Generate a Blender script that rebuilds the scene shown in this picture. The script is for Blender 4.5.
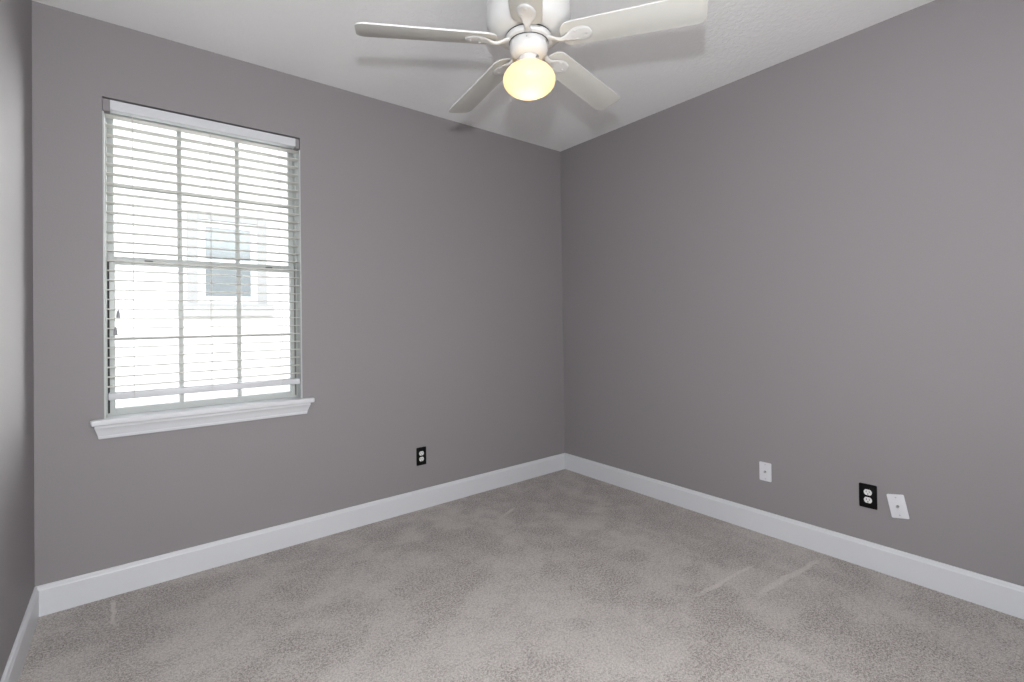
import bpy, bmesh, math, random
from mathutils import Vector, Matrix

for o in list(bpy.data.objects):
    bpy.data.objects.remove(o)
scene = bpy.context.scene
COL = scene.collection
PI = math.pi

# ------------------------------------------------------------------ camera
H = 2.74                      # ceiling height
L = 3.274                     # room width along the window wall
YF = -3.9                     # wall behind the camera
yaw, pitch, roll = 0.66987, 0.00862, -0.01385
fwd = Vector((math.sin(yaw)*math.cos(pitch), math.cos(yaw)*math.cos(pitch), math.sin(pitch)))
rgt0 = Vector((math.cos(yaw), -math.sin(yaw), 0))
up0 = rgt0.cross(fwd)
rgt = math.cos(roll)*rgt0 + math.sin(roll)*up0
upv = -math.sin(roll)*rgt0 + math.cos(roll)*up0
cam_data = bpy.data.cameras.new('camera')
cam = bpy.data.objects.new('camera', cam_data)
COL.objects.link(cam)
cam.matrix_world = Matrix(((rgt.x, upv.x, -fwd.x, -2.93856),
                           (rgt.y, upv.y, -fwd.y, -3.00184),
                           (rgt.z, upv.z, -fwd.z, 1.27968),
                           (0, 0, 0, 1)))
cam_data.sensor_width = 36
cam_data.lens = 482.81/1024*36
cam_data.shift_y = -(341-316.46)/1024
cam_data.clip_start = 0.02
scene.camera = cam

# ------------------------------------------------------------------ world, light, exposure
scene.view_settings.view_transform = 'Standard'
scene.view_settings.look = 'None'
scene.view_settings.gamma = 1
scene.view_settings.use_curve_mapping = False
scene.view_settings.exposure = 0.0

world = bpy.data.worlds.new('world')
scene.world = world
world.use_nodes = True
wn = world.node_tree
bgn = wn.nodes['Background']
sky = wn.nodes.new('ShaderNodeTexSky')
sky.sky_type = 'NISHITA'
sky.sun_disc = False
sky.sun_elevation = math.radians(48)
sky.sun_rotation = math.radians(200)
hs = wn.nodes.new('ShaderNodeHueSaturation')          # hazy bright sky
hs.inputs['Saturation'].default_value = .2
wn.links.new(sky.outputs[0], hs.inputs['Color'])
wn.links.new(hs.outputs[0], bgn.inputs[0])
bgn.inputs[1].default_value = 1.05


def light(name, kind, loc, energy, color=(1, 1, 1), **kw):
    d = bpy.data.lights.new(name, kind)
    d.energy = energy
    d.color = color
    for k, v in kw.items():
        setattr(d, k, v)
    o = bpy.data.objects.new(name, d)
    o.location = loc
    COL.objects.link(o)
    return o


# low hazy sun from the right outside: it rakes through the blind onto the left wall
sun = light('sun', 'SUN', (6, 6, 3), 24, (1, .975, .94), angle=math.radians(60))
sun.rotation_euler = Vector((-.74, -.67, -.10)).to_track_quat('-Z', 'Y').to_euler()
# the photographer's flash above the lens: it throws the soft blade shadows on the ceiling
flash = light('camera_flash', 'POINT', (-2.975, -3.045, 1.60), 127, (.955, .98, 1), shadow_soft_size=.035)
# added fill spot turned up and back, bounced off the ceiling and the wall behind the camera
bounce = light('bounce_fill', 'SPOT', (-2.60, -3.15, 1.60), 80, (.97, .98, 1), shadow_soft_size=.12, spot_size=math.radians(92), spot_blend=.6)
bounce.rotation_euler = Vector((.40, -.38, .80)).to_track_quat('-Z', 'Y').to_euler()
# large soft area light added behind the camera as fill
soft = light('soft_fill', 'AREA', (-2.0, -3.6, 1.0), 24, (1, .945, .90), shape='SQUARE', size=1.1)
soft.rotation_euler = Vector((-.15, .75, .32)).to_track_quat('-Z', 'Y').to_euler()
# fill area light added in the unseen hallway behind the camera
hall = light('hall_fill', 'AREA', (-2.3, -4.55, 2.6), 90, (.97, .975, 1), shape='RECTANGLE', size=1.8, size_y=.7)


# ------------------------------------------------------------------ materials
def mat(name):
    m = bpy.data.materials.new(name)
    m.use_nodes = True
    nt = m.node_tree
    b = nt.nodes['Principled BSDF']
    return m, nt, b


def node(nt, t, **kw):
    n = nt.nodes.new(t)
    for k, v in kw.items():
        setattr(n, k, v)
    return n


def plain(name, col, rough=.5, metal=0, spec=.5, bump=0, bscale=60, var=0.0):
    m, nt, b = mat(name)
    b.inputs['Roughness'].default_value = rough
    b.inputs['Metallic'].default_value = metal
    b.inputs['Specular IOR Level'].default_value = spec
    tc = node(nt, 'ShaderNodeTexCoord')
    nz = node(nt, 'ShaderNodeTexNoise')
    nz.inputs['Scale'].default_value = bscale
    nz.inputs['Detail'].default_value = 4
    nt.links.new(tc.outputs['Object'], nz.inputs['Vector'])
    r = node(nt, 'ShaderNodeMixRGB')
    r.inputs[1].default_value = (*[c*(1-var) for c in col], 1)
    r.inputs[2].default_value = (*[min(1, c*(1+var)) for c in col], 1)
    nt.links.new(nz.outputs[0], r.inputs[0])
    nt.links.new(r.outputs[0], b.inputs['Base Color'])
    if bump:
        bp = node(nt, 'ShaderNodeBump')
        bp.inputs['Strength'].default_value = bump
        bp.inputs['Distance'].default_value = .002
        nt.links.new(nz.outputs[0], bp.inputs['Height'])
        nt.links.new(bp.outputs[0], b.inputs['Normal'])
    return m


M_WALL = plain('mauve_grey_wall_paint', (.258, .243, .252), .62, spec=.35, bump=.25, bscale=130, var=.015)
M_TRIM = plain('white_trim_paint', (.62, .635, .66), .35, spec=.5, bump=.03, bscale=30, var=.01)
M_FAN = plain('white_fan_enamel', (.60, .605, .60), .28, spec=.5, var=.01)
M_BLADE = plain('white_blade_laminate', (.52, .52, .49), .4, spec=.4, bump=.05, bscale=25, var=.02)
M_VINYL = plain('white_window_vinyl', (.45, .475, .465), .35, var=.01)
M_SLAT = plain('off_white_blind_slat', (.57, .56, .525), .4, var=.015, bump=.03, bscale=40)
M_RAIL = plain('white_blind_valance', (.60, .615, .64), .4, var=.01)
M_CORD = plain('white_cord', (.6, .6, .57), .7, var=.05)
M_TASSEL = plain('grey_plastic_tassel', (.28, .29, .31), .4)
M_GAP_SHADE = plain('dark_gap_shade', (.03, .03, .032), .8)  # shade inside the sash gap, put into the colour
M_BLACK = plain('black_plate_plastic', (.004, .004, .004), .5, spec=.12)
M_PLATE = plain('white_plate_plastic', (.66, .67, .70), .3)
M_SOCKET = plain('white_socket_plastic', (.72, .72, .71), .35)
M_SLOT = plain('dark_slot', (.02, .02, .02), .7)
M_METAL = plain('nickel_connector', (.42, .42, .43), .3, metal=1)
M_SCREW = plain('painted_screw', (.45, .46, .48), .35)
M_STUCCO = plain('white_stucco', (.44, .43, .42), .9, spec=.1, bump=.4, bscale=30, var=.02)
M_STUCCO_TRIM = plain('pale_grey_stucco_trim', (.25, .245, .24), .9, spec=.1, bump=.3, bscale=30, var=.02)
M_EXT_FRAME = plain('white_exterior_frame', (.42, .42, .42), .5)
M_GROUND = plain('pale_gravel', (.6, .59, .56), .95, bump=.5, bscale=40, var=.15)
M_LATCH = plain('dark_latch', (.08, .08, .08), .4)


def ceiling_mat():
    m, nt, b = mat('knockdown_ceiling_paint')
    b.inputs['Base Color'].default_value = (.84, .845, .85, 1)
    b.inputs['Roughness'].default_value = .85
    b.inputs['Specular IOR Level'].default_value = .2
    tc = node(nt, 'ShaderNodeTexCoord')
    nz = node(nt, 'ShaderNodeTexNoise')
    nz.inputs['Scale'].default_value = 42
    nz.inputs['Detail'].default_value = 5
    nz.inputs['Distortion'].default_value = .6
    rp = node(nt, 'ShaderNodeValToRGB')
    rp.color_ramp.elements[0].position = .44
    rp.color_ramp.elements[1].position = .56
    bp = node(nt, 'ShaderNodeBump')
    bp.inputs['Strength'].default_value = .28
    bp.inputs['Distance'].default_value = .003
    nt.links.new(tc.outputs['Object'], nz.inputs['Vector'])
    nt.links.new(nz.outputs[0], rp.inputs[0])
    nt.links.new(rp.outputs[0], bp.inputs['Height'])
    nt.links.new(bp.outputs[0], b.inputs['Normal'])
    return m


M_CEIL = ceiling_mat()


def carpet_mat():
    m, nt, b = mat('grey_beige_cut_pile_carpet')
    b.inputs['Roughness'].default_value = 1
    b.inputs['Specular IOR Level'].default_value = .05
    b.inputs['Sheen Weight'].default_value = .12
    lk = nt.links.new
    tc = node(nt, 'ShaderNodeTexCoord')

    def noise(scale, detail, dist=0.0, rough=.5):
        n = node(nt, 'ShaderNodeTexNoise')
        n.inputs['Scale'].default_value = scale
        n.inputs['Detail'].default_value = detail
        n.inputs['Distortion'].default_value = dist
        n.inputs['Roughness'].default_value = rough
        lk(tc.outputs['Object'], n.inputs['Vector'])
        return n.outputs[0]

    def ramp(src, a, c, lo=0.0, hi=1.0):
        n = node(nt, 'ShaderNodeMapRange')
        n.inputs[1].default_value = a
        n.inputs[2].default_value = c
        n.inputs[3].default_value = lo
        n.inputs[4].default_value = hi
        n.interpolation_type = 'SMOOTHSTEP'
        lk(src, n.inputs[0])
        return n.outputs[0]

    def math_(op, a, c, clamp=False):
        n = node(nt, 'ShaderNodeMath', operation=op)
        n.use_clamp = clamp
        for i, v in enumerate((a, c)):
            if isinstance(v, (int, float)):
                n.inputs[i].default_value = v
            else:
                lk(v, n.inputs[i])
        return n.outputs[0]

    # brushed patches of pile (light = laid over, dark = standing tufts)
    patch = ramp(noise(1.8, 8, .15, .70), .44, .57)
    fine_patch = ramp(noise(7, 7, .1, .75), .43, .58)
    brushed = math_('MULTIPLY', math_('ADD', math_('MULTIPLY', patch, .60), math_('MULTIPLY', fine_patch, .40)), 1.0, True)
    # vacuum tracks pressed into the pile
    sep = node(nt, 'ShaderNodeSeparateXYZ')
    lk(tc.outputs['Object'], sep.inputs[0])
    tracks = None
    for (x0, y0, x1, y1, w) in ((-.10, -1.99, -.78, -1.94, .022), (-.42, -1.80, -.98, -1.76, .016),
                                (-3.012, -.04, -2.985, -.40, .012), (-.87, -.40, -1.12, -.50, .018)):
        dx, dy = x1-x0, y1-y0
        ll = math.hypot(dx, dy)
        dx, dy = dx/ll, dy/ll
        px = math_('SUBTRACT', sep.outputs[0], x0)
        py = math_('SUBTRACT', sep.outputs[1], y0)
        wob = math_('MULTIPLY', math_('SUBTRACT', noise(6, 2), .5), .05)
        along = math_('ADD', math_('MULTIPLY', px, dx), math_('MULTIPLY', py, dy))
        cross = math_('ABSOLUTE', math_('ADD', math_('SUBTRACT', math_('MULTIPLY', px, dy), math_('MULTIPLY', py, dx)), wob), 0)
        mk = math_('MULTIPLY', ramp(cross, w*.3, w*.9, 1, 0), math_('MULTIPLY', ramp(along, 0, .06), ramp(along, ll-.25, ll, 1, 0)))
        tracks = mk if tracks is None else math_('MAXIMUM', tracks, mk)
    brushed = math_('ADD', brushed, math_('MULTIPLY', tracks, 1.0), True)
    tuft = ramp(noise(210, 3, 0, .7), .36, .64)
    tuft2 = ramp(noise(95, 2, 0, .6), .38, .62)
    tufts = math_('ADD', math_('MULTIPLY', tuft, .65), math_('MULTIPLY', tuft2, .35))
    dark = node(nt, 'ShaderNodeMixRGB')
    dark.inputs[1].default_value = (.13, .114, .104, 1)
    dark.inputs[2].default_value = (.62, .575, .54, 1)
    lk(tufts, dark.inputs[0])
    lite = node(nt, 'ShaderNodeMixRGB')
    lite.inputs[1].default_value = (.35, .325, .305, 1)
    lite.inputs[2].default_value = (.62, .585, .55, 1)
    lk(tufts, lite.inputs[0])
    mx = node(nt, 'ShaderNodeMixRGB')
    lk(brushed, mx.inputs[0])
    lk(dark.outputs[0], mx.inputs[1])
    lk(lite.outputs[0], mx.inputs[2])
    tm = node(nt, 'ShaderNodeMixRGB')
    lk(math_('MULTIPLY', tracks, .26), tm.inputs[0])
    lk(mx.outputs[0], tm.inputs[1])
    tm.inputs[2].default_value = (.74, .70, .66, 1)
    lk(tm.outputs[0], b.inputs['Base Color'])
    bp = node(nt, 'ShaderNodeBump')
    bp.inputs['Strength'].default_value = .5
    bp.inputs['Distance'].default_value = .006
    lk(tufts, bp.inputs['Height'])
    lk(bp.outputs[0], b.inputs['Normal'])
    return m


M_CARPET = carpet_mat()


def glass_mat(name, tint, fac):
    m, nt, b = mat(name)
    nt.nodes.remove(b)
    out = nt.nodes['Material Output']
    tr = node(nt, 'ShaderNodeBsdfTransparent')
    tr.inputs[0].default_value = (*tint, 1)
    gl = node(nt, 'ShaderNodeBsdfGlossy')
    gl.inputs['Roughness'].default_value = .02
    fr = node(nt, 'ShaderNodeFresnel')
    fr.inputs[0].default_value = fac
    mx = node(nt, 'ShaderNodeMixShader')
    nt.links.new(fr.outputs[0], mx.inputs[0])
    nt.links.new(tr.outputs[0], mx.inputs[1])
    nt.links.new(gl.outputs[0], mx.inputs[2])
    nt.links.new(mx.outputs[0], out.inputs[0])
    return m


M_GLASS = glass_mat('window_glass', (.96, .98, .98), 1.25)
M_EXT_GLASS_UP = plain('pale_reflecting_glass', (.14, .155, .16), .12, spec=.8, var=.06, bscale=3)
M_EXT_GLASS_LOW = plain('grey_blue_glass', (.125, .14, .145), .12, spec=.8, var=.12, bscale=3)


def globe_mat():
    m, nt, b = mat('lit_opal_glass')
    out = nt.nodes['Material Output']
    b.inputs['Base Color'].default_value = (.62, .56, .45, 1)
    b.inputs['Roughness'].default_value = .25
    b.inputs['Emission Color'].default_value = (1, .80, .52, 1)
    b.inputs['Emission Strength'].default_value = .12
    tl = node(nt, 'ShaderNodeBsdfTranslucent')
    tl.inputs[0].default_value = (1, .86, .62, 1)
    mx = node(nt, 'ShaderNodeMixShader')
    mx.inputs[0].default_value = .6
    nt.links.new(b.outputs[0], mx.inputs[1])
    nt.links.new(tl.outputs[0], mx.inputs[2])
    nt.links.new(mx.outputs[0], out.inputs[0])
    return m


M_GLOBE = globe_mat()


# ------------------------------------------------------------------ mesh helpers
def box(bm, lo, hi, bev=0.0, seg=2, mtx=None):
    lo, hi = Vector(lo), Vector(hi)
    r = bmesh.ops.create_cube(bm, size=1)
    vs = r['verts']
    for v in vs:
        v.co = Vector([lo[i] + (v.co[i]+.5)*(hi[i]-lo[i]) for i in range(3)])
        if mtx:
            v.co = mtx @ v.co
    if bev:
        es = list({e for v in vs for e in v.link_edges})
        bmesh.ops.bevel(bm, geom=es, offset=bev, segments=seg, profile=.6, affect='EDGES')
    return bm


def lathe(bm, prof, n=48, c=(0, 0, 0), mtx=None):
    """prof: (radius, z) list; end radii may be 0"""
    rings = []
    for r, z in prof:
        if r < 1e-6:
            rings.append([bm.verts.new((c[0], c[1], c[2]+z))])
        else:
            rings.append([bm.verts.new((c[0]+r*math.cos(2*PI*i/n), c[1]+r*math.sin(2*PI*i/n), c[2]+z)) for i in range(n)])
    for a, b in zip(rings, rings[1:]):
        for i in range(n):
            j = (i+1) % n
            if len(a) == 1 and len(b) == 1:
                continue
            if len(a) == 1:
                bm.faces.new((a[0], b[j], b[i]))
            elif len(b) == 1:
                bm.faces.new((a[i], a[j], b[0]))
            else:
                bm.faces.new((a[i], a[j], b[j], b[i]))
    if len(rings[0]) > 1:
        bm.faces.new(rings[0])
    if len(rings[-1]) > 1:
        bm.faces.new(rings[-1])
    if mtx:
        for rg in rings:
            for v in rg:
                v.co = mtx @ v.co
    return bm


def loft(bm, sections, closed=True):
    rings = [[bm.verts.new(p) for p in s] for s in sections]
    n = len(rings[0])
    for a, b in zip(rings, rings[1:]):
        for i in range(n if closed else n-1):
            j = (i+1) % n
            bm.faces.new((a[i], a[j], b[j], b[i]))
    if closed:
        bm.faces.new(rings[0])
        bm.faces.new(rings[-1])
    return bm


def prism(bm, pts, z0, z1, bev=0.0, seg=2):
    lo = [bm.verts.new((x, y, z0)) for x, y in pts]
    hi = [bm.verts.new((x, y, z1)) for x, y in pts]
    bm.faces.new(lo)
    bm.faces.new(hi)
    n = len(pts)
    for i in range(n):
        j = (i+1) % n
        bm.faces.new((lo[i], lo[j], hi[j], hi[i]))
    if bev:
        es = [bm.edges.get((r[i], r[(i+1) % n])) for r in (lo, hi) for i in range(n)]
        bmesh.ops.bevel(bm, geom=[e for e in es if e], offset=bev, segments=seg, profile=.6, affect='EDGES')
    return bm


def tube(bm, path, r, n=8):
    path = [Vector(p) for p in path]
    secs = []
    for i, p in enumerate(path):
        d = (path[min(i+1, len(path)-1)] - path[max(i-1, 0)]).normalized()
        a = d.orthogonal().normalized() if i == 0 else (prev - prev.dot(d)*d).normalized()
        prev = a
        b = d.cross(a)
        secs.append([p + r*(math.cos(2*PI*k/n)*a + math.sin(2*PI*k/n)*b) for k in range(n)])
    return loft(bm, secs)


def obj(name, bm, m, parent=None, smooth=None):
    bmesh.ops.recalc_face_normals(bm, faces=bm.faces)
    me = bpy.data.meshes.new(name)
    bm.to_mesh(me)
    bm.free()
    me.materials.append(m)
    if smooth:
        for p in me.polygons:
            p.use_smooth = True
        me.set_sharp_from_angle(angle=math.radians(smooth))
    o = bpy.data.objects.new(name, me)
    COL.objects.link(o)
    if parent:
        o.parent = parent
    return o


def new():
    return bmesh.new()


def struct(name, bm, m, parent=None, smooth=None):
    o = obj(name, bm, m, parent, smooth)
    if not parent:
        o['kind'] = 'structure'
    return o


def tag(o, label, cat, group=None):
    o['label'] = label
    o['category'] = cat
    if group:
        o['group'] = group
    return o


def empty(name, loc, rot=(0, 0, 0)):
    o = bpy.data.objects.new(name, None)
    COL.objects.link(o)
    o.location = loc
    o.rotation_euler = rot
    o.empty_display_size = .1
    return o


# ------------------------------------------------------------------ room shell
WX0, WX1, WZ0, WZ1 = -3.036, -2.143, .838, 2.378     # window opening
T = .2


def wall_hole(bm, xs, zs, y0, y1):
    """wall in the xz plane between y0 (room face) and y1, hole in the middle cell"""
    def grid(y):
        return [[bm.verts.new((x, y, z)) for z in zs] for x in xs]
    A, B = grid(y0), grid(y1)
    nx, nz = len(xs), len(zs)
    hole_i, hole_k = 1, (1 if nz == 4 else 0)
    for i in range(nx-1):
        for k in range(nz-1):
            if i == hole_i and k == hole_k:
                continue
            bm.faces.new((A[i][k], A[i+1][k], A[i+1][k+1], A[i][k+1]))
            bm.faces.new((B[i][k], B[i+1][k], B[i+1][k+1], B[i][k+1]))
    def q(p, r):
        bm.faces.new((A[p[0]][p[1]], A[r[0]][r[1]], B[r[0]][r[1]], B[p[0]][p[1]]))
    for i in range(nx-1):
        q((i, nz-1), (i+1, nz-1))
        if not (hole_k == 0 and i == hole_i):
            q((i, 0), (i+1, 0))
    for k in range(nz-1):
        q((0, k), (0, k+1))
        q((nx-1, k), (nx-1, k+1))
    hk = hole_k
    q((1, hk), (1, hk+1))
    q((2, hk), (2, hk+1))
    q((1, hk+1), (2, hk+1))
    if hk:
        q((1, hk), (2, hk))
    return bm


struct('wall_back', wall_hole(new(), [-L-T, WX0, WX1, T], [-.1, WZ0, WZ1, H], 0, T), M_WALL)
struct('wall_right', box(new(), (0, YF, -.1), (T, 0, H)), M_WALL)
struct('wall_left', box(new(), (-L-T, YF, -.1), (-L, 0, H)), M_WALL)
DX0, DX1, DZ = -3.16, -2.30, 2.04
struct('wall_front', wall_hole(new(), [-L-T, DX0, DX1, T], [-.1, DZ, H], YF, YF-.12), M_WALL)
HY = -5.1  # unseen hallway, added to carry fill light through the doorway
struct('wall_hall_end', box(new(), (-L-T, HY-T, -.1), (-.9+T, HY, H)), M_TRIM)
struct('wall_hall_left', box(new(), (-L-T, HY, -.1), (-L, YF-.12, H)), M_TRIM)
struct('wall_hall_right', box(new(), (-.9, HY, -.1), (-.9+T, YF-.12, H)), M_TRIM)
struct('floor', box(new(), (-L, HY, -.1), (0, 0, 0)), M_CARPET)
struct('ceiling', box(new(), (-L-T, HY-T, H), (T, T, H+.2)), M_CEIL)

# door casing behind the camera
dr = empty('door_1', (0, 0, 0))
dr['kind'] = 'structure'
b = new()
box(b, (DX0-.06, YF, 0), (DX0, YF+.018, DZ+.06), .004)
box(b, (DX1, YF, 0), (DX1+.06, YF+.018, DZ+.06), .004)
box(b, (DX0, YF, DZ), (DX1, YF+.018, DZ+.06), .004)
obj('door_casing', b, M_TRIM, dr)

# baseboards: flat board with an eased, stepped top edge
BH, BT = .1325, .014
prof = [(0, 0), (BT, 0), (BT, BH-.020), (BT-.0015, BH-.017), (BT-.003, BH-.015), (BT-.0045, BH-.006), (BT-.008, BH-.001), (BT-.011, BH), (0, BH)]


def baseboard(name, f, ends):
    b = new()
    loft(b, [[f(t, d, z) for d, z in prof] for t in ends])
    return struct(name, b, M_TRIM)


b = new()
loft(b, [[(-d, (-d), z) for d, z in prof], [(-L+d, -d, z) for d, z in prof]])
struct('baseboard_back', b, M_TRIM)
b = new()
loft(b, [[(-d, -d, z) for d, z in prof], [(-d, YF+d, z) for d, z in prof]])
struct('baseboard_right', b, M_TRIM)
b = new()
loft(b, [[(-L+d, -d, z) for d, z in prof], [(-L+d, YF+d, z) for d, z in prof]])
struct('baseboard_left', b, M_TRIM)
b = new()
loft(b, [[(DX1+.06, YF+d, z) for d, z in prof], [(-d, YF+d, z) for d, z in prof]])
struct('baseboard_front', b, M_TRIM)

# ------------------------------------------------------------------ window
win = empty('window_1', (0, 0, 0))
win['kind'] = 'structure'
FY0, FY1 = .075, .155
b = new()
jw = .012
box(b, (WX0, FY0, WZ0), (WX0+jw, FY1, WZ1), .002)
box(b, (WX1-jw, FY0, WZ0), (WX1, FY1, WZ1), .002)
box(b, (WX0+jw, FY0, WZ1-.022), (WX1-jw, FY1, WZ1), .002)
box(b, (WX0+jw, FY0+.01, WZ0), (WX1-jw, FY1, WZ0+.014), .002)
obj('window_frame', b, M_VINYL, win)


def sash(name, x0, x1, z0, z1, y0, y1, stile, top, bot, muntin_z, latches=False):
    s = empty(name, (0, 0, 0))
    s.parent = win
    b = new()
    box(b, (x0, y0, z0), (x0+stile, y1, z1), .002)
    box(b, (x1-stile, y0, z0), (x1, y1, z1), .002)
    box(b, (x0+stile, y0, z0), (x1-stile, y1, z0+bot), .002)
    box(b, (x0+stile, y0, z1-top), (x1-stile, y1, z1), .002)
    obj('sash_frame', b, M_VINYL, s)
    gx0, gx1, gz0, gz1 = x0+stile, x1-stile, z0+bot, z1-top
    ym = (y0+y1)/2
    obj('glass', box(new(), (gx0, ym-.002, gz0), (gx1, ym+.002, gz1)), M_GLASS, s)
    b = new()
    w = .0105
    for t in (1/3, 2/3):
        x = gx0+(gx1-gx0)*t
        box(b, (x-w, ym-.010, gz0), (x+w, ym-.003, gz1), .001, 1)
    box(b, (gx0, ym-.009, muntin_z-.006), (gx1, ym-.0035, muntin_z+.006), .001, 1)
    obj('muntin_grid', b, M_VINYL, s)
    return s


lower = sash('lower_sash', WX0+.020, WX1-.020, .850, 1.622, .085, .115, .021, .036, .024, 1.216)
upper = sash('upper_sash', WX0+jw, WX1-jw, 1.592, WZ1-.022, .120, .148, .026, .022, .036, 1.983)
for x in (-2.86, -2.30):
    o = obj('sash_latch', box(new(), (x-.018, .078, 1.606), (x+.018, .088, 1.612), .002), M_LATCH, lower)
    o['label'] = 'small dark latch slot'
b = new()
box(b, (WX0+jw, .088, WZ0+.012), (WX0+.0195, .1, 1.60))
o = obj('gap_shade', b, M_GAP_SHADE, win)  # dark strip stands in for the shade in the sash gap
o['label'] = 'dark strip for the shaded gap beside lower sash'
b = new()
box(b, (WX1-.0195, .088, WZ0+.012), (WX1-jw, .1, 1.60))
obj('gap_shade', b, plain('grey_gap_shade', (.2, .2, .19), .8), win)  # paler strip for the shade in the right-hand gap
# white side liners that stop under the blind's headrail
for x0, x1 in ((WX0, WX0+.007), (WX1-.007, WX1)):
    obj('jamb_liner', box(new(), (x0, -.0015, WZ0), (x1, FY0, 2.307), .001, 1), M_VINYL, win)
# stool with horns
b = new()
pts = [(-3.086, 0), (-3.086, -.027), (-3.079, -.036), (-2.089, -.036), (-2.082, -.027), (-2.082, 0), (WX1, 0), (WX1, .088), (WX0, .088), (WX0, 0)]
prism(b, pts, .813, .8405, .007, 3)
obj('window_sill', b, M_TRIM, win, 30)
# apron: coved moulding with returned, tapering ends
b = new()
ap = [(.813, .024, -3.070, -2.104), (.801, .0235, -3.070, -2.104), (.796, .020, -3.068, -2.106), (.782, .016, -3.064, -2.112),
      (.768, .0125, -3.060, -2.117), (.762, .0115, -3.058, -2.119), (.760, .013, -3.058, -2.119), (.750, .012, -3.056, -2.121), (.748, .010, -3.054, -2.124)]
loft(b, [[(x0, 0, z), (x0, -d, z), (x1, -d, z), (x1, 0, z)] for z, d, x0, x1 in ap])
obj('sill_apron', b, M_TRIM, win, 30)

# ------------------------------------------------------------------ blind
bl = tag(empty('window_blind', ((WX0+WX1)/2, 0, WZ1)), 'white horizontal slat blind hanging open inside the window', 'blind')
bx0, bx1 = -3.024, -2.152


def bobj(name, bm, m, smooth=None):
    bmesh.ops.translate(bm, verts=bm.verts, vec=-Vector(bl.location))
    return obj(name, bm, m, bl, smooth)


b = new()
box(b, (-3.007, .006, 2.324), (-2.166, .056, 2.3705), .002)
bobj('headrail', b, M_RAIL)
for x0, x1 in ((WX0+.001, -3.0075), (-2.1655, WX1-.001)):
    b = new()
    box(b, (x0, .014, 2.316), (x1, .058, 2.374), .001, 1)
    o = bobj('end_bracket', b, M_WALL)
    o['label'] = 'grey end bracket of the headrail'
SLATS = 29
z_top, z_bot = 2.297, .988
first = None
for k in range(SLATS):
    z = z_top + (z_bot-z_top)*k/(SLATS-1)
    if first is None:
        b = new()
        n = 7
        # faint crown across the slat
        top = [(.005 + .05*i/(n-1), .0014 + .0012*(1-(2*i/(n-1)-1)**2)) for i in range(n)]
        sec = top + [(y, zz-.0034) for y, zz in reversed(top)]
        loft(b, [[(x, y, z+zz) for y, zz in sec] for x in (bx0, bx1)])
        first = bobj('slat', b, M_SLAT)
    else:
        c = first.copy()
        COL.objects.link(c)
        c.parent = bl
        c.location.z = z - z_top
b = new()
box(b, (bx0+.004, .004, .925), (bx1-.002, .058, .957), .004)
bobj('bottom_rail', b, M_RAIL, 30)
for x in (-2.922, -2.594, -2.248):
    b = new()
    for y in (.0035, .0565):
        tube(b, [(x, y, 2.314), (x, y, .93)], .0013, 6)
    bobj('ladder_cord', b, M_CORD)
for x, z, h in ((-2.981, 1.345, 0), (-2.992, 1.262, 0)):
    b = new()
    tube(b, [(x, -.002, 2.316), (x-.001, -.004, 1.9), (x, -.004, z)], .0008, 6)
    cd = bobj('pull_cord', b, M_CORD)
    b = new()
    lathe(b, [(.0, .012), (.003, .011), (.004, .006), (.0075, -.008), (.0085, -.022), (.008, -.026), (0, -.027)], 16, (x, -.004, z))
    bmesh.ops.translate(b, verts=b.verts, vec=-Vector(bl.location))
    t = obj('tassel', b, M_TASSEL, cd, 40)
    t['label'] = 'small grey cord tassel'

# ------------------------------------------------------------------ ceiling fan
FX, FYC = -1.6801, -1.5451
fan = tag(empty('ceiling_fan', (FX, FYC, H)), 'white five blade ceiling fan with lit globe hanging from the ceiling', 'ceiling fan')


def fz(prof):
    return [(r, z-H) for r, z in prof]


obj('canopy', lathe(new(), fz([(0, 2.662), (.018, 2.662), (.035, 2.666), (.055, 2.685), (.068, 2.712), (.072, 2.74)])), M_FAN, fan, 40)
obj('downrod', lathe(new(), fz([(.0125, 2.60), (.0125, 2.665)]), 24), M_FAN, fan, 40)
obj('motor_housing', lathe(new(), fz([(0, 2.420), (.085, 2.418), (.092, 2.4145), (.108, 2.415), (.125, 2.419), (.141, 2.427), (.154, 2.439),
    (.163, 2.453), (.1675, 2.470), (.169, 2.498), (.166, 2.526), (.158, 2.552), (.143, 2.576), (.118, 2.597), (.088, 2.609), (.05, 2.616), (.03, 2.630), (.016, 2.632), (0, 2.632)]), 64), M_FAN, fan, 40)
obj('seam_ring', lathe(new(), fz([(.05, 2.4170), (.0895, 2.4170), (.0895, 2.4120), (.05, 2.4120)]), 64), plain('dark_gap', (.05, .05, .05), .7), fan, 40)['label'] = 'dark ring shaped gap under the motor'
obj('flywheel', lathe(new(), fz([(0, 2.3890), (.086, 2.3890), (.091, 2.3915), (.092, 2.3955), (.092, 2.4085), (.089, 2.4120), (0, 2.4120)]), 64), M_FAN, fan, 40)
obj('switch_housing', lathe(new(), fz([(0, 2.331), (.038, 2.331), (.050, 2.333), (.064, 2.339), (.073, 2.349), (.0765, 2.361), (.0765, 2.385), (.074, 2.388), (0, 2.388)]), 64), M_FAN, fan, 40)
obj('seam_ring', lathe(new(), fz([(.05, 2.3892), (.0785, 2.3892), (.0785, 2.3872), (.05, 2.3872)]), 64), bpy.data.materials['dark_gap'], fan, 40)['label'] = 'dark seam above the lamp housing'
fit_ = obj('lamp_fitter', lathe(new(), fz([(0, 2.300), (.038, 2.300), (.041, 2.303), (.041, 2.327), (.038, 2.331), (0, 2.331)]), 48), M_FAN, fan, 40)
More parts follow.
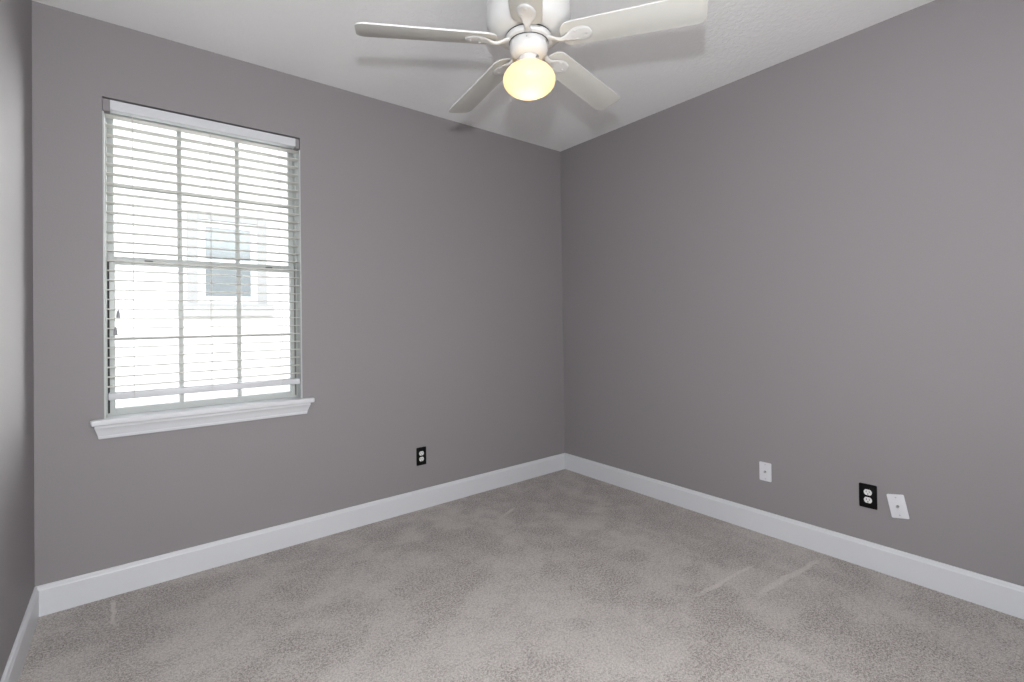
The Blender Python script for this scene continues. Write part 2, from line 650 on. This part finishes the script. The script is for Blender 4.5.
for a in (.6, 2.7, 4.79):
    b = new()
    m4 = Matrix.Rotation(a, 4, 'Z') @ Matrix.Translation((.040, 0, 2.318-H)) @ Matrix.Rotation(PI/2, 4, 'Y')
    lathe(b, [(0, 0), (.0035, 0), (.0035, .006), (.005, .0065), (.005, .010), (0, .011)], 12, mtx=m4)
    obj('thumb_screw', b, M_METAL, fit_, 40)
for a in (3.9, 5.1):
    b = new()
    m4 = Matrix.Rotation(a, 4, 'Z') @ Matrix.Translation((.0755, 0, 2.374-H)) @ Matrix.Rotation(PI/2, 4, 'Y')
    lathe(b, [(0, 0), (.003, 0), (.003, .002), (0, .003)], 12, mtx=m4)
    obj('screw', b, M_METAL, fan, 40)
gl = obj('light_globe', lathe(new(), fz([(.036, 2.306), (.040, 2.300), (.052, 2.2975), (.068, 2.292), (.083, 2.282), (.094, 2.269), (.101, 2.258), (.1045, 2.246),
    (.1045, 2.236), (.101, 2.222), (.093, 2.209), (.080, 2.197), (.064, 2.188), (.047, 2.181), (.030, 2.175), (.014, 2.1705), (0, 2.169)][::-1]), 64), M_GLOBE, fan, 60)
gl['label'] = 'glowing opal glass globe'
bulb = light('fan_bulb', 'POINT', (0, 0, 2.225-H), .46, (1, .79, .55), shadow_soft_size=.025)
bulb.parent = fan
# blades
R0, R1, W0, W1 = .133, .664, .118, .133
DROOP, PITCH, TH0 = .053, -.216, 1.452
pts = []
for i in range(13):                       # rounded root
    a = PI/2 + PI*i/12
    pts.append((R0+.045 + .045*math.cos(a), (W0/2)*abs(math.sin(a))**.75*(1 if math.sin(a) >= 0 else -1)))
cr = .030
for i in range(7):
    a = -PI/2 + PI/2*i/6
    pts.append((R1-cr+cr*math.cos(a), -W1/2+cr+cr*math.sin(a)))
for i in range(7):
    a = PI/2*i/6
    pts.append((R1-cr+cr*math.cos(a), W1/2-cr+cr*math.sin(a)))
b = new()
prism(b, pts, -.003, .003, .0012, 2)
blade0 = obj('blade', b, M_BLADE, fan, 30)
blade0.data.materials.append(M_FAN)          # white edges: window light on them put into the colour
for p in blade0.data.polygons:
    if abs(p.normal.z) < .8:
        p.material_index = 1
# blade iron: curved arm that flares into a rounded paddle under the blade
st = [(.080, .000, .034, 0), (.092, -.001, .030, 0), (.104, -.006, .025, 0), (.118, -.013, .021, .15), (.132, -.0165, .020, .4), (.146, -.0155, .023, .65), (.158, -.0125, .031, .85),
      (.170, -.0095, .046, 1), (.182, -.0075, .060, 1), (.196, -.0065, .069, 1), (.212, -.0062, .073, 1), (.228, -.0062, .070, 1), (.240, -.0062, .060, 1), (.249, -.006, .044, 1), (.255, -.0055, .022, 1), (.257, -.005, .006, 1)]
b = new()
secs = []
for r, dz, w, tw in st:
    tw *= PITCH
    sec = []
    for i in range(12):
        a = 2*PI*i/12
        yy = w/2*math.copysign(abs(math.cos(a))**.7, math.cos(a))
        zz = (.0055 if r < .16 else .0035)*math.copysign(abs(math.sin(a))**.7, math.sin(a))
        c, s = math.cos(tw), math.sin(tw)
        sec.append((r, yy*c-zz*s, dz-DROOP*r + yy*s+zz*c))
    secs.append(sec)
loft(b, secs)
iron0 = obj('blade_iron', b, M_FAN, fan, 50)
b = new()
lathe(b, [(0, -.0025), (.003, -.002), (.0045, -.0005), (.0045, .001), (0, .001)], 12)
screw0 = obj('screw', b, M_FAN, iron0, 40)
SC = [(.196, .020), (.196, -.020), (.235, 0)]


def place_screw(o, x, y):
    o.location = (x, y*math.cos(PITCH), -.0102-DROOP*x + y*math.sin(PITCH))
    o.rotation_euler = (PITCH, 0, 0)


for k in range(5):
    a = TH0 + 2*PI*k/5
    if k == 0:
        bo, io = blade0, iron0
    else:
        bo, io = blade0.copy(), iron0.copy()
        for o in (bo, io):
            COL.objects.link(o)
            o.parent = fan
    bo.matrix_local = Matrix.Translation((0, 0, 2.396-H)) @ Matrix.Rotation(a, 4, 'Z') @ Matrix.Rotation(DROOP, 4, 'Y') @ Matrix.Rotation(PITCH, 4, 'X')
    io.matrix_local = Matrix.Translation((0, 0, 2.396-H)) @ Matrix.Rotation(a, 4, 'Z')
    for i, (x, y) in enumerate(SC):
        if k == 0 and i == 0:
            s = screw0
        else:
            s = screw0.copy()
            COL.objects.link(s)
            s.parent = io
        place_screw(s, x, y)


# ------------------------------------------------------------------ wall plates
# local frame: x to the viewer's right, y up the wall, z out of the wall
def rrect(w, h, r, n=5):
    pts = []
    for cx, cy, a0 in ((w/2-r, h/2-r, 0), (-w/2+r, h/2-r, PI/2), (-w/2+r, -h/2+r, PI), (w/2-r, -h/2+r, 3*PI/2)):
        for i in range(n+1):
            a = a0 + PI/2*i/n
            pts.append((cx+r*math.cos(a), cy+r*math.sin(a)))
    return pts


def plate_mtx(side, pos, z, tilt=0):
    if side == 'back':
        base = Matrix(((1, 0, 0, pos), (0, 0, -1, 0), (0, 1, 0, z), (0, 0, 0, 1)))
    else:
        base = Matrix(((0, 0, -1, 0), (-1, 0, 0, pos), (0, 1, 0, z), (0, 0, 0, 1)))
    return base @ Matrix.Rotation(tilt, 4, 'Z')


def make_outlet(side, pos, z, w, h, label):
    e = tag(empty('wall_outlet', (0, 0, 0)), label, 'outlet', 'black outlet plates with two white sockets')
    e.matrix_world = plate_mtx(side, pos, z)
    obj('cover_plate', prism(new(), rrect(w, h, .004), 0, .0055, .002, 2), M_BLACK, e, 40)
    for s in (1, -1):
        pts = []
        for i in range(32):                       # round face with flat top and bottom
            a = 2*PI*i/32
            pts.append((.0172*math.cos(a), max(-.0142, min(.0142, .0172*math.sin(a)))))
        b = new()
        prism(b, pts, .004, .0068, .0006, 1)
        bmesh.ops.translate(b, verts=b.verts, vec=(0, s*.0195, 0))
        so = obj('socket', b, M_SOCKET, e, 40)
        so['label'] = 'white socket face'
        b = new()
        box(b, (-.0078, s*.0195-.001, .0066), (-.0054, s*.0195+.0075, .0071))
        box(b, (.0054, s*.0195-.001, .0066), (.0074, s*.0195+.0065, .0071))
        lathe(b, [(0, .0066), (.0027, .0066), (.0027, .0071), (0, .0071)], 12, (0, s*.0195-.0085, 0))
        obj('slots', b, M_SLOT, so)
    obj('screw', lathe(new(), [(0, .005), (.0032, .005), (.0028, .0068), (0, .007)], 16), M_BLACK, e, 40)
    return e


make_outlet('back', -1.374, .3585, .072, .121, 'black outlet plate with white sockets on the window wall')
make_outlet('right', -2.188, .3635, .076, .119, 'black outlet plate with white sockets on right wall beside tilted white plate')


def make_jack(side, pos, z, w, h, tilt, label, name='coax_plate'):
    e = tag(empty(name, (0, 0, 0)), label, 'wall plate', 'white cable jack plates')
    e.matrix_world = plate_mtx(side, pos, z, tilt)
    obj('cover_plate', prism(new(), rrect(w, h, .004), 0, .0055, .0022, 2), M_PLATE, e, 40)
    b = new()
    lathe(b, [(0, .005), (.0072, .005), (.0072, .0085), (.0064, .009), (0, .009)], 6)
    c = obj('connector', b, M_METAL, e)
    c['label'] = 'metal cable connector'
    lathe_b = new()
    lathe(lathe_b, [(0, .009), (.0047, .009), (.0047, .017), (.0030, .017), (.0030, .0125), (0, .0125)], 20)
    obj('barrel', lathe_b, M_METAL, c, 40)
    for s in (1, -1):
        obj('screw', lathe(new(), [(0, .005), (.0034, .005), (.0031, .0066), (0, .007)], 16, (0, s*.0415, 0)), M_SCREW, e, 40)
    return e


make_jack('right', -1.683, .368, .067, .108, 0, 'white jack plate mounted straight, nearest the room corner')
make_jack('right', -2.309, .347, .069, .112, .19, 'white jack plate mounted crooked, right of the black outlet plate')

# ------------------------------------------------------------------ outside
NY = 4.5
struct('ground', box(new(), (-12, T, -.45), (10, NY+4, -.3)), M_GROUND)
nh = tag(empty('neighbouring_house', (-2, NY, -.3)), 'white house with one sash window seen outside through the blind', 'house')


def nobj(name, bm, m, parent=None):
    bmesh.ops.translate(bm, verts=bm.verts, vec=-Vector(nh.location))
    return obj(name, bm, m, parent or nh)


def ring(bm, x0, x1, z0, z1, w, y0, y1, bev=.004, top=None):
    t = w if top is None else top
    box(bm, (x0, y0, z0), (x0+w, y1, z1), bev)
    box(bm, (x1-w, y0, z0), (x1, y1, z1), bev)
    box(bm, (x0+w, y0, z1-t), (x1-w, y1, z1), bev)
    return bm


nobj('wall', box(new(), (-9, NY, -.3), (.4, NY+3, 5.2)), M_STUCCO)
nobj('eave', box(new(), (-9.2, NY-.15, 5.2), (.6, NY+3.2, 5.35), .01), M_EXT_FRAME)
nw = nobj('window', ring(new(), -2.35, -1.42, 1.56, 2.78, .115, NY-.03, NY), M_STUCCO_TRIM)
nw['label'] = 'pale raised window surround'
b = new()
ring(b, -2.235, -1.535, 1.56, 2.66, .085, NY-.025, NY, .003, .09)
box(b, (-2.15, NY-.025, 1.56), (-1.62, NY, 1.66), .003)
box(b, (-2.15, NY-.025, 2.09), (-1.62, NY, 2.15), .003)
nobj('window_frame', b, M_EXT_FRAME, nw)
nobj('pane', box(new(), (-2.15, NY-.010, 2.15), (-1.62, NY-.004, 2.57)), M_EXT_GLASS_UP, nw)
nobj('pane', box(new(), (-2.15, NY-.010, 1.66), (-1.62, NY-.004, 2.09)), M_EXT_GLASS_LOW, nw)
nobj('window_ledge', box(new(), (-2.45, NY-.07, 1.39), (-1.34, NY, 1.56), .01), M_STUCCO_TRIM, nw)
